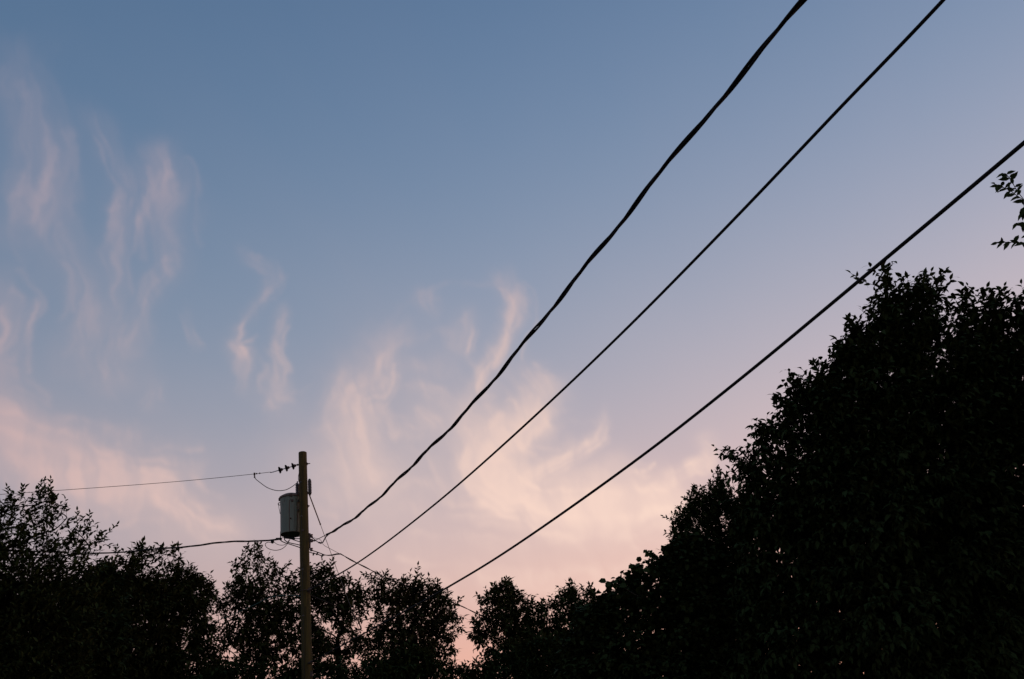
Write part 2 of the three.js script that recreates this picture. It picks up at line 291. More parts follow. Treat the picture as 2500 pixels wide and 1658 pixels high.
  for (const tw of own) {
    const alone = single + tw.leaves.length <= (o.single ?? 0);
    for (const [at, ld, up, len, k] of tw.leaves) {
      if (alone) { leafMesh(t, at, ld, up, len, L.wid / L.len, L.shape, leafM); single++; } else addLeaf(crown, at, ld, up, len, L.wid * k * (len / L.len), L.shape);
    }
  }
  // long shoots that stand out of the crown, [from across, from height, to across, to height]; their leaves are meshes of their own
  for (const [ax, ay, bx, by] of o.shoots ?? []) {
    const za = rnd(-0.15, 0.15), zb = za + rnd(-0.06, 0.06), bow = rnd(-0.12, 0.12), l = Math.hypot(bx - ax, by - ay);
    const c = new THREE.CatmullRomCurve3([V(ax, ay, za), V((ax + bx) / 2 - (by - ay) * bow, (ay + by) / 2 + (bx - ax) * bow, (za + zb) / 2), V(bx, by, zb)]);
    part('shoot', new THREE.TubeGeometry(c, 6, 0.0035, 5, false), M.bark, t);
    const n = Math.round(Math.max(6, Math.min(12, 5 + l / (L.len * 0.4))));
    for (let k = 0; k < n; k++) {
      const u = 0.22 + (0.78 * (k + 1)) / n, at = c.getPoint(Math.min(1, u)), tan = c.getTangent(Math.min(1, u)), an = k * 2.4 + rnd(0, 0.8);
      const ld = tan.clone().multiplyScalar(k === n - 1 ? 2 : 0.8).add(V(Math.cos(an) * 0.8, Math.sin(an) * 0.35 - (L.droop ?? 0.25) * 0.7, Math.sin(an) * 0.6)).normalize();
      leafMesh(t, at, ld, V(rnd(-0.7, 0.7), rnd(-0.4, 0.7), 1).normalize(), Math.min(L.len * rnd(0.6, 0.95), l * 0.7), L.wid / L.len, L.shape, o.mat);
    }
  }
  const cr = part('crown', crown.geometry(), leafM, t); cr.userData.kind = 'stuff';
  makeTree.count = (makeTree.count ?? 0) + crown.ix.length / 3 + boughs.ix.length / 3;
  return t;
}
const G = { dark: leafMat(0.036, 0.05, 0.014), olive: leafMat(0.052, 0.056, 0.016), mid: leafMat(0.044, 0.058, 0.017), warm: leafMat(0.058, 0.055, 0.019) };
const bigLeaf = { len: 0.105, wid: 0.05, per: 8, twig: 0.28, shape: 'pointed', droop: 0.6 };
const farLeaf = { len: 0.145, wid: 0.06, per: 8, twig: 0.24, shape: 'narrow', droop: 0.45 };

makeTree({ seed: 101, airAbove: 6.95, air: 0.5, name: 'tall_tree', label: 'tall dense dark tree with a jutting leafy top crossed by the lowest cable', group: null, shoots: [[-1.43, 5.42, -1.7, 5.59], [-1.14, 5.78, -1.28, 5.81], [-0.57, 6.23, -0.65, 6.45], [-0.25, 6.32, -0.34, 6.49], [0.69, 7.28, 0.37, 7.58], [0.8, 7.31, 0.79, 7.58], [1.12, 7.15, 1.3, 7.44], [1.23, 7.18, 1.45, 7.35], [1.18, 7.01, 1.37, 7.0], [0.28, 6.78, 0.2, 6.95], [0.11, 6.64, -0.07, 6.71], [-0.89, 5.95, -0.87, 6.14]], at: [4.05, -11.3], turn: 19.7, deep: 1.3, rmin: 0.09, rmax: 0.42, cover: 21.81, fork: 0.3, tries: 9000, mat: G.dark, leaf: bigLeaf, single: 260, ownAbove: 5.2, stray: 0.09, rise: 0.15,
  profile: [[-1.55, 5.2], [-1.48, 5.3], [-1.56, 5.39], [-1.58, 5.47], [-1.68, 5.58], [-1.59, 5.6], [-1.48, 5.58], [-1.4, 5.6], [-1.37, 5.68], [-1.26, 5.68], [-1.29, 5.82], [-1.19, 5.89], [-1.08, 5.85], [-0.98, 5.97], [-0.86, 6.01], [-0.88, 6.13], [-0.75, 6.16], [-0.7, 6.3], [-0.64, 6.45], [-0.58, 6.34], [-0.55, 6.25], [-0.46, 6.32], [-0.35, 6.48], [-0.29, 6.44], [-0.22, 6.51], [-0.13, 6.52], [-0.06, 6.71], [0.04, 6.75], [0.14, 6.81], [0.2, 6.94], [0.28, 6.85], [0.35, 6.94], [0.49, 6.97], [0.57, 7.13], [0.56, 7.29], [0.68, 7.35], [0.65, 7.54], [0.78, 7.58], [0.8, 7.4], [0.97, 7.42], [1.04, 7.29], [1.19, 7.35], [1.31, 7.43], [1.44, 7.34], [1.39, 7.19], [1.4, 7.12], [1.28, 6.99], [1.32, 6.91], [1.23, 6.69], [1.32, 6.49], [1.62, 6.24], [1.68, 5.66], [1.62, 5.14], [0.9, 2.02], [-2.13, 2.37], [-1.81, 4.27]], gaps: [[1.04, 5.63, 0.11, 0.3], [0.86, 5.4, 0.11, 0.3], [0.61, 5.11, 0.13, 0.3], [1.61, 5.41, 0.08, 0.35], [0.21, 5.44, 0.07, 0.4], [-1.49, 4.43, 0.13, 0.25], [-1.23, 4.32, 0.13, 0.25]] });
makeTree({ seed: 102, airAbove: 6.8, air: 0.45, name: 'broad_tree', label: 'broad dark tree with a flat arching top, joined to the tall dense tree', shoots: [[-0.32, 6.86, -0.15, 7.22], [-0.17, 6.93, 0.1, 7.16], [-0.02, 6.91, 0.29, 7.09], [0.2, 6.8, 0.4, 6.97], [-0.39, 6.88, -0.36, 7.09]], at: [5.89, -11.14], turn: 27.9, deep: 1.2, rmin: 0.09, rmax: 0.42, cover: 17.28, fork: 0.3, tries: 9000, mat: G.dark, leaf: { ...bigLeaf, droop: 0.5 }, single: 120, ownAbove: 6.3, stray: 0.09,
  profile: [[-0.5, 6.55], [-0.39, 6.86], [-0.38, 7.08], [-0.24, 7.16], [-0.23, 7.08], [-0.16, 7.2], [-0.07, 7.08], [0.09, 7.14], [0.14, 7.01], [0.27, 7.07], [0.28, 6.9], [0.37, 6.95], [0.45, 6.88], [0.63, 6.89], [0.88, 6.92], [1.27, 6.54], [1.58, 5.87], [1.41, 4.87], [0.32, 1.9], [-1.92, 2.17], [-0.92, 5.51]], gaps: [[-0.71, 5.82, 0.12, 0.3], [-0.89, 5.59, 0.12, 0.3], [-1.16, 5.29, 0.14, 0.3], [-0.11, 5.56, 0.08, 0.35], [-1.58, 5.66, 0.07, 0.4], [-0.3, 6.84, 0.08, 0.3]] });
makeTree({ seed: 103, name: 'bushy_tree', label: 'bushy small tree with upright spiky tips against the tall tree', shoots: [[-0.48, 5.03, -0.67, 5.2], [-0.41, 5.11, -0.51, 5.23], [-0.26, 5.29, -0.36, 5.37], [0.08, 5.45, 0.16, 5.72], [-0.01, 5.4, -0.0, 5.59], [0.22, 5.43, 0.24, 5.62], [-0.18, 5.37, -0.21, 5.51], [-0.29, 5.15, -0.43, 5.26]], at: [2.42, -12.77], turn: 10.7, deep: 0.8, rmin: 0.08, rmax: 0.34, cover: 14.04, fork: 0.25, tries: 7000, mat: G.dark, leaf: { len: 0.065, wid: 0.03, per: 9, twig: 0.2, shape: 'pointed', droop: 0.05 }, single: 90, ownAbove: 4.6, rise: 0.7, stray: 0.07,
  profile: [[-0.62, 4.94], [-0.52, 5.03], [-0.57, 5.12], [-0.51, 5.19], [-0.42, 5.21], [-0.35, 5.35], [-0.26, 5.38], [-0.22, 5.49], [-0.1, 5.51], [-0.0, 5.57], [0.06, 5.52], [0.14, 5.67], [0.22, 5.6], [0.23, 5.45], [0.27, 5.36], [0.42, 5.27], [0.79, 4.92], [0.51, 2.34], [-1.06, 2.51], [-0.78, 4.59]], gaps: [[0.43, 4.65, 0.15, 0.25], [0.71, 4.54, 0.15, 0.25], [-0.14, 5.36, 0.06, 0.4]] });
const vine = makeTree({ seed: 104, name: 'vine_shrub', label: 'low black shrub with rounded vine leaves along its sloping top', category: 'shrub', shoots: [[0.37, 4.48, 0.27, 4.63], [0.61, 4.67, 0.48, 4.65]], at: [1.17, -12.44], turn: 5.4, deep: 0.8, rmin: 0.08, rmax: 0.36, cover: 16.2, fork: 0.3, tries: 7000, mat: G.dark, leaf: { len: 0.075, wid: 0.058, per: 6, twig: 0.2, shape: 'round', droop: 0.5 }, single: 70, ownAbove: 3.9, stray: 0.05,
  profile: [[-.67, 4.06], [-.47, 4.12], [-.32, 4.21], [-.08, 4.37], [.16, 4.5], [.39, 4.6], [.47, 4.62], [.57, 4.75], [.86, 4.8], [1.31, 4.36], [.94, 2.39], [-1.3, 2.62], [-.93, 3.68]] });
makeTree({ seed: 105, airAbove: 5.95, air: 0.62, name: 'open_tree', label: 'airy tree with sky between its leaves and long shoots hiding the thin top wire', shoots: [[0.16, 6.98, -0.03, 7.35], [0.46, 7.07, 0.46, 7.44], [0.59, 7.04, 0.59, 7.47], [0.63, 7.01, 0.71, 7.23], [1.16, 6.53, 1.04, 6.96], [1.23, 6.5, 1.23, 6.93], [1.34, 6.36, 1.65, 6.73], [1.29, 6.47, 1.47, 6.65], [0.21, 7.06, 0.19, 7.27]], at: [-8.24, -14.87], turn: -29, deep: 1, rmin: 0.08, rmax: 0.34, cover: 9.5, fork: 0.3, tries: 7000, mat: G.mid, leaf: { len: 0.1, wid: 0.043, per: 8, twig: 0.28, shape: 'pointed', droop: -0.05 }, single: 170, ownAbove: 5.9, rise: 0.6, stray: 0.13,
  profile: [[-1.59, 6.82], [-0.85, 7.28], [-0.24, 7.21], [-0.05, 7.12], [-0.0, 7.31], [0.13, 7.13], [0.22, 7.26], [0.36, 7.2], [0.45, 7.35], [0.52, 7.38], [0.61, 7.41], [0.71, 7.22], [0.9, 7.05], [0.95, 6.85], [0.89, 6.66], [1.03, 6.71], [1.06, 6.92], [1.14, 6.78], [1.23, 6.9], [1.29, 6.79], [1.25, 6.61], [1.37, 6.54], [1.48, 6.65], [1.59, 6.61], [1.53, 6.43], [1.4, 6.4], [1.32, 6.24], [1.45, 6.05], [1.57, 5.43], [1.58, 4.76], [1.51, 4.12], [1.57, 2.91], [-0.66, 3.04], [-1.57, 4.79]], gaps: [[0.58, 4.96, 0.2, .4], [0.76, 5.49, 0.08], [0.13, 6.49, 0.11], [0.58, 6.3, 0.08], [0.8, 6.59, 0.08], [1.2, 6.11, 0.09], [0.41, 5.88, 0.07], [0.12, 6.08, 0.07]] });
makeTree({ seed: 106, airAbove: 7.7, air: 0.4, name: 'round_tree', label: 'dense rounded dark tree behind the twisted cable, beside the airy tree', shoots: [[-0.07, 8.06, -0.09, 8.49], [-0.62, 7.96, -0.64, 8.3], [0.61, 7.95, 0.57, 8.36], [0.14, 8.01, 0.14, 8.33]], at: [-8.9, -22.29], turn: -21.8, deep: 1, rmin: 0.1, rmax: 0.45, cover: 21.25, fork: 0.3, tries: 7000, mat: G.olive, leaf: farLeaf, stray: 0.12,
  profile: [[-1.1, 7.86], [-.89, 7.94], [-.64, 8.26], [-.34, 8.11], [-.09, 8.46], [.14, 8.28], [.57, 8.31], [.8, 8.03], [1.1, 7.75], [1.5, 7.51], [1.61, 7.24], [1.44, 6.77], [1.65, 6.26], [1.87, 5.4], [1.93, 3.68], [-1.52, 3.9], [-1.59, 7]], gaps: [[0.09, 7.96, 0.17, 0.3], [0.46, 8.01, 0.15, 0.3], [-0.33, 7.91, 0.13, 0.4], [.2, 7.71, .1], [.38, 7.85, .06], [.58, 7.77, .07]] });
makeTree({ seed: 107, airAbove: 7.9, air: 0.7, name: 'gappy_tree', label: 'leafy tree with a double top and ragged sky holes just behind the pole', shoots: [[-0.59, 8.08, -0.45, 8.64], [-0.23, 8.18, -0.12, 8.68], [0.3, 7.73, 0.58, 8.19], [0.45, 7.67, 0.71, 7.97], [0.09, 7.9, 0.14, 8.27]], at: [-6.62, -24.11], turn: -15.4, deep: 0.8, rmin: 0.1, rmax: 0.3, cover: 9.626, fork: 0.25, tries: 7000, mat: G.olive, leaf: farLeaf, stray: 0.12,
  profile: [[-.93, 7.72], [-.83, 7.79], [-.71, 8.32], [-.47, 8.6], [-.14, 8.63], [.03, 8.43], [-.07, 8.19], [.13, 8.23], [.35, 8.07], [.54, 8.17], [.71, 7.95], [.38, 7.75], [.82, 7.76], [1.13, 7.48], [1.18, 6.23], [.93, 5.64], [-.46, 5.52], [-1.06, 5.95], [-1.17, 7.37]],
  gaps: [[-.89, 6.89, .25, .25], [-1.08, 6.67, .15, .25], [-.53, 6.9, .16, .25], [-.78, 6.13, .25, .25], [-.27, 6.67, .11, .25], [-.11, 6.68, .1, .25], [0, 6.87, .08, .25], [.21, 6.44, .11, .25], [.49, 6.75, .09, .25], [.76, 6.67, .1, .25], [.6, 5.69, .1, .25], [-.64, 6.63, .14, .25], [-.36, 7.13, .09, .25], [.2, 7.26, .07, .25]] });
makeTree({ seed: 108, name: 'branchy_tree', label: 'tree with bare crooked branches in its gaps, where the middle cable meets it', shoots: [[-0.37, 7.79, -0.33, 8.19], [-0.16, 7.78, -0.09, 8.14], [0.26, 7.54, 0.32, 7.81], [0.58, 7.36, 0.86, 7.45]], at: [-4.96, -24.5], turn: -11.4, deep: 0.8, rmin: 0.1, rmax: 0.3, cover: 9.504, fork: 0.3, limb: 0.009, tries: 7000, mat: G.olive, leaf: farLeaf, stray: 0.12,
  profile: [[-.9, 8.01], [-.61, 8.08], [-.35, 8.15], [-.12, 8.14], [-.01, 7.81], [.29, 7.77], [.52, 7.6], [.84, 7.42], [.77, 7.19], [.91, 6.97], [.61, 6.57], [.76, 6.25], [.55, 5.96], [.23, 5.67], [-.18, 5.4], [-.78, 5.44], [-.89, 7.07]],
  gaps: [[-.39, 6.85, .16, .25], [-.03, 6.92, .09, .25], [-.2, 6.63, .18, .25], [-.07, 6.44, .18, .25], [.1, 6.07, .15, .25], [-.06, 5.9, .1, .25], [.47, 6.49, .21, .25], [-.53, 6.76, .1, .25], [.24, 6.28, .11, .25]] });
makeTree({ seed: 109, airAbove: 7.0, air: 0.75, name: 'shoot_tree', label: 'tree with one tall shoot on top, where the lowest cable meets it', shoots: [[0.02, 7.1, 0.25, 7.69], [-0.75, 7.31, -1.07, 7.58], [0.68, 6.95, 0.72, 7.24], [0.97, 6.62, 1.26, 6.85], [0.28, 7.08, 0.33, 7.36]], at: [-3.07, -23.8], turn: -7.3, deep: 0.8, rmin: 0.1, rmax: 0.32, cover: 11.47, fork: 0.3, tries: 7000, mat: G.warm, leaf: farLeaf, stray: 0.12,
  profile: [[-1.05, 7.53], [-.73, 7.59], [-.34, 7.44], [-.19, 7.36], [.05, 7.39], [.24, 7.65], [.18, 7.35], [.32, 7.32], [.71, 7.2], [.98, 6.89], [1.03, 6.71], [1.16, 6.43], [1.26, 6.28], [1.28, 6.07], [1.03, 5.91], [1.11, 5.61], [.69, 5.25], [.48, 5.07], [-1.01, 5.19], [-1.3, 5.6], [-1.14, 6.08], [-.77, 6.5], [-1.02, 6.77], [-.84, 6.91], [-.9, 7.32]],
  gaps: [[-.95, 6.61, .18, .25], [-1.19, 5.65, .11, .25], [-.57, 6.75, .11, .25], [-.17, 6.6, .11, .25], [-.47, 6.44, .13, .25], [.3, 6.13, .11, .25], [.48, 6.48, .08, .25], [.85, 6.57, .1, .25], [1.03, 6.15, .13, .25], [.03, 6.29, .09, .25]] });
makeTree({ seed: 110, name: 'domed_tree', label: 'small domed tree standing free where the thin service wire disappears', shoots: [[-0.13, 6.95, -0.09, 7.27], [-0.65, 6.15, -0.63, 6.44], [0.19, 7.08, 0.24, 7.39], [-0.29, 6.85, -0.48, 7.0]], at: [-.98, -24.98], turn: -2.2, deep: 0.8, rmin: 0.1, rmax: 0.32, cover: 13.77, fork: 0.3, tries: 7000, mat: G.olive, leaf: farLeaf, stray: 0.12,
  profile: [[-.85, 6.25], [-.63, 6.41], [-.46, 6.55], [-.47, 6.96], [-.33, 7.09], [-.1, 7.22], [.21, 7.35], [.44, 7.23], [.58, 7.06], [.67, 6.9], [.66, 6.66], [.89, 6.22], [.76, 5], [-.59, 5.12], [-.44, 5.72], [-.79, 5.95], [-.89, 6.02]], gaps: [[-.31, 5.9, .09], [-1.1, 5.84, .2, .35], [-.08, 6.15, .08]] });
makeTree({ seed: 111, name: 'ragged_tree', label: 'ragged low tree with thin tips between the domed tree and vine shrub', shoots: [[0.03, 6.76, 0.1, 7.16], [0.56, 6.65, 0.63, 7.02], [-0.64, 6.57, -0.61, 6.77], [-0.22, 6.68, -0.17, 6.91]], at: [.72, -24.99], turn: 1.6, deep: 0.8, rmin: 0.1, rmax: 0.32, cover: 13.77, fork: 0.3, tries: 7000, mat: G.mid, leaf: farLeaf, stray: 0.12, rise: 0.6,
  profile: [[-1.06, 6.72], [-.92, 6.74], [-.63, 6.73], [-.38, 6.75], [-.15, 6.89], [.08, 7.12], [.21, 6.96], [.49, 6.88], [.62, 6.98], [.77, 6.79], [1.15, 6.43], [1.08, 4.4], [-1.39, 4.65]] });
const under = [
  [201, [-6.09, -21.66], -15.7, [[-1.33, 5.19], [-.82, 5.34], [-.29, 5.44], [.43, 5.22], [1.15, 5.32], [1.33, 4.69], [1.15, 3.42], [-1.16, 3.59]], 'dark undergrowth shrub at the foot of the tree with ragged sky holes'],
  [205, [-8.94, -17.89], -26.6, [[-1.58, 6.39], [-1.05, 6.55], [-0.51, 6.68], [-0.07, 6.56], [0.36, 6.69], [0.76, 6.78], [1.09, 6.91], [1.34, 6.66], [1.6, 3.45], [-1.18, 3.61]], 'dark undergrowth shrub filling in behind the airy tree'],
  [202, [-4.15, -22.42], -10.5, [[-1.19, 5.29], [-.54, 5.39], [.02, 5.3], [.39, 5.37], [.87, 5.47], [1.24, 5.12], [1.06, 3.28], [-1.18, 3.46]], 'dark undergrowth shrub below the tree with bare crooked branches'],
  [203, [-2.38, -22.88], -5.9, [[-1.24, 5.3], [-.94, 5.6], [-.46, 5.61], [.1, 5.24], [.48, 5.11], [1.06, 5.16], [1.32, 4.81], [1.09, 3.14], [-1.21, 3.34]], 'dark undergrowth shrub below the tree with one tall shoot'],
  [204, [-.1, -23], -.3, [[-1.33, 5.03], [-.81, 5.35], [.09, 5.55], [.75, 5.39], [1.43, 4.58], [1.21, 2.91], [-1.38, 3.15]], 'dark undergrowth shrub below the small domed tree'],
];
for (const [seed, at, turn, profile, label, gaps] of under) makeTree({ seed, name: 'undergrowth_shrub', label, category: 'shrub', group: 'undergrowth shrubs below the trees', at, turn, profile, gaps, deep: 0.7, rmin: 0.12, rmax: 0.4, cover: 15.8, fork: 0.2, tries: 5000, mat: G.dark, leaf: farLeaf, stray: 0.1 });

// tree whose boughs reach in over the street: its crown stands outside the view, three twigs hang into it
{
  const t = makeTree({ seed: 112, name: 'overhanging_tree', label: 'tree showing only three leafy twig ends under the lowest cable', at: [5.54, -7.09], turn: 38, deep: 0.9, rmin: 0.1, rmax: 0.4, cover: 5.4, fork: 0.5, tries: 5000, mat: G.dark, leaf: { ...bigLeaf, len: 0.08 }, stray: 0.02,
    profile: [[-.72, 6.49], [-.3, 6.96], [.27, 7.09], [.8, 6.74], [.96, 5.97], [.46, 4.63], [-.02, 4.46], [-.55, 5], [-.82, 5.45], [-.84, 5.84]] });
  t.updateMatrixWorld(true); const inv = t.matrixWorld.clone().invert(), rng = rngOf(9);
  const twigs = [[[[4.95, 5.7, -7.1], [4.67, 5.9, -7.22], [4.51, 6.09, -7.32], [4.45, 6.23, -7.36], [4.37, 6.34, -7.41]], 24], [[[4.52, 6.08, -7.32], [4.5, 6.2, -7.34], [4.48, 6.33, -7.34], [4.46, 6.4, -7.35]], 12], [[[4.51, 6.09, -7.32], [4.5, 6.02, -7.33], [4.49, 5.98, -7.34]], 7],
    [[[4.9, 5.5, -7.1], [4.62, 5.74, -7.25], [4.5, 5.86, -7.33], [4.41, 5.9, -7.39]], 10], [[[4.95, 5.35, -7.1], [4.58, 5.55, -7.28], [4.45, 5.68, -7.36], [4.35, 5.74, -7.42], [4.25, 5.79, -7.48]], 17], [[[4.45, 5.68, -7.36], [4.46, 5.76, -7.37], [4.47, 5.82, -7.37]], 4], [[[4.45, 5.68, -7.36], [4.43, 5.61, -7.37], [4.42, 5.55, -7.38]], 4]];
  for (const [pts, n] of twigs) {
    const c = new THREE.CatmullRomCurve3(pts.map((p) => V(...p).applyMatrix4(inv)));
    part('twig', new THREE.TubeGeometry(c, 12, 0.0035, 5, false), M.bark, t);
    for (let k = 0; k < n; k++) {
      const u = n > 6 ? 0.3 + (0.7 * (k + 0.5)) / n : (k + 1) / n, at = c.getPoint(Math.min(1, u)), tan = c.getTangent(Math.min(1, u));
      const an = k * 2.5 + rng(), ld = tan.clone().multiplyScalar(0.75).add(V(Math.cos(an) * 0.9, Math.sin(an) * 0.55 - 0.4, Math.sin(an * 1.7) * 0.35)).normalize();
      leafMesh(t, at, ld, V((rng() - 0.5) * 1.3, rng() * 0.9 - 0.5, 1).normalize(), 0.065 + 0.032 * rng(), 0.42, 'pointed', G.dark);
    }
  }
  // two vine shoots with big rounded leaves on the shrub
  vine.updateMatrixWorld(true); const iv = vine.matrixWorld.clone().invert();
  const shoots = [[[[1.2, 4.0, -11.98], [1.08, 4.08, -11.96], [.98, 4.16, -11.96], [.9, 4.2, -11.97], [.82, 4.22, -11.97]], 7, 0.085], [[[1.4, 4.2, -11.95], [1.32, 4.28, -11.93], [1.24, 4.34, -11.94], [1.14, 4.4, -11.95]], 6, 0.085], [[[1.4, 4.36, -11.95], [1.38, 4.46, -11.93], [1.36, 4.54, -11.92]], 5, 0.05]];
  for (const [pts, n, len] of shoots) {
    const c = new THREE.CatmullRomCurve3(pts.map((p) => V(...p).applyMatrix4(iv)));
    part('shoot', new THREE.TubeGeometry(c, 10, 0.004, 5, false), M.bark, vine);
    for (let k = 0; k < n; k++) {
      const u = 0.45 + (0.55 * (k + 0.5)) / n, at = c.getPoint(u), an = k * 2.3 + rng();
      leafMesh(vine, at, V(Math.cos(an) * 0.9 - 0.3, Math.sin(an) * 0.5 - 0.45, 0.3 * Math.sin(an * 2)).normalize(), V(0.1 * rng(), 0.5, 1).normalize(), len * (0.75 + 0.4 * rng()), 0.82, 'round', G.dark);
    }
  }
}
// trees on the near side of the street, out of the picture: they shut the sky behind the viewer off from the tall trees
const nearSide = [[[9.5, -1.5], 95, 301, 'tree beside the street, across from the tree with the three hanging twigs'], [[8.5, 4.5], 130, 302, 'tree beside the street, second along from the hanging twigs'], [[2.2, 9.5], 170, 303, 'tree closing the street opposite the tall dense tree']];
for (const [at, turn, seed, label] of nearSide) makeTree({ seed, name: 'street_tree', label, group: 'trees on the near side of the street', at, turn, deep: 1.4, rmin: 0.3, rmax: 0.7, cover: 3.2, fork: 0.25, tries: 2500, mat: G.mid, leaf: { len: 0.3, wid: 0.15, per: 7, twig: 0.5, shape: 'narrow', droop: 0.3 }, stray: 0.2,
  profile: [[-2.6, 1.2], [-3, 3.5], [-2.4, 5.8], [-1, 7.4], [0.6, 7.8], [2.1, 6.5], [2.9, 4.2], [2.5, 1.2]] });
console.log('tree triangles', Math.round(makeTree.count));

// ---------------------------------------------------------------- the pole
const ZP = -21.5;
const poleX = (y) => -5.09 + (9.96 - y) * 0.0225;       // leans towards the span that pulls on its head
{
  const pole = thing('utility_pole', 'weathered wooden utility pole carrying the grey transformer', 'utility pole', [poleX(0), 0, ZP]);
  const rows = [], yTop = 9.96;
  for (let k = 0; k <= 40; k++) rows.push([0.135 - (0.135 - 0.093) * (k / 40), (yTop - 0.012) * (k / 40)]);
  rows.push([0.085, yTop], [0.0001, yTop + 0.012]);
  const g = lathe(rows, 28), p = g.attributes.position, uv = g.attributes.uv;
  for (let i = 0; i < p.count; i++) {
    const x = p.getX(i), y = p.getY(i), z = p.getZ(i), r = Math.hypot(x, z), a = Math.atan2(z, x);
    const k = r > 0.01 ? 1 + (vnoise(Math.cos(a) * 2 + 5, y * 0.8, Math.sin(a) * 2) - 0.5) * 0.07 + (vnoise(Math.cos(a) * 7, y * 0.5, Math.sin(a) * 7) - 0.5) * 0.04 : 1;
    p.setXYZ(i, x * k + (poleX(y) - poleX(0)), y, z * k); uv.setXY(i, uv.getX(i), y / 3.2);
  }
  g.computeVertexNormals(); part('shaft', g, M.wood, pole);
  const rel = (x, y, z) => [x - poleX(0), y, z - ZP];
  const bolt = (y, side, out, r = 0.011) => {           // through bolt with washer and nut
    const x = poleX(y), b = new THREE.CylinderGeometry(r, r, out * 2 + 0.19, 8); moved(b, 0, 0, 0, 0, 0, Math.PI / 2);
    const w = moved(new THREE.BoxGeometry(0.006, 0.06, 0.06), side * 0.1), n = moved(new THREE.CylinderGeometry(0.019, 0.019, 0.018, 6), side * 0.113, 0, 0, 0, 0, Math.PI / 2);
    part('through_bolt', moved(mergeGeometries([b.toNonIndexed(), w.toNonIndexed(), n.toNonIndexed()]), ...rel(x, y, ZP)), M.rusty, pole);
  };
  bolt(9.67, 1, 0.075); bolt(8.66, 1, 0.04); bolt(8.97, 1, 0.05);
  part('bolt_head', moved(new THREE.CylinderGeometry(0.028, 0.028, 0.02, 6), ...rel(poleX(8.08) - 0.005, 8.08, ZP + 0.112), Math.PI / 2), M.rusty, pole);
  part('band', moved(new THREE.TorusGeometry(0.116, 0.007, 6, 28), ...rel(poleX(6.76), 6.76, ZP), Math.PI / 2 + 0.06), M.rusty, pole);
  part('cable_bracket', moved(new THREE.BoxGeometry(0.05, 0.12, 0.03), ...rel(poleX(6.74) + 0.1, 6.74, ZP + 0.06)), M.rusty, pole);
  part('cable_bracket', moved(new THREE.BoxGeometry(0.05, 0.1, 0.03), ...rel(poleX(5.0) + 0.11, 5.0, ZP + 0.06)), M.rusty, pole);
  // three spool rack for the low voltage wires, bolted to the side of the pole
  const rackY = 7.86, rack = part('wire_rack', moved(new THREE.BoxGeometry(0.03, 0.34, 0.05), ...rel(poleX(rackY) + 0.115, rackY, ZP - 0.02)), M.rusty, pole);
  for (const dy of [0.11, 0, -0.2]) part('spool', moved(lathe([[0.0, -0.032], [0.032, -0.032], [0.034, -0.018], [0.02, 0], [0.034, 0.018], [0.032, 0.032], [0.0, 0.032]], 14), ...rel(poleX(rackY) + 0.155, rackY + dy, ZP - 0.02)), M.porcelain, rack);
  const lug = (y) => part('staple', moved(new THREE.TorusGeometry(0.018, 0.004, 5, 10, Math.PI), ...rel(poleX(y) - 0.03, y, ZP + 0.105)), M.steel, pole);
  [9.2, 8.4, 7.2, 6.2, 5.4].forEach(lug);
  part('ground_wire', tubeOf([9.3, 8.5, 7.5, 6.5, 5.5, 4, 2, 0.02].map((y) => rel(poleX(y) - 0.03, y, ZP + 0.1 + (9.9 - y) * 0.0043)), 0.004, 5, 60), M.conductor, pole);
}

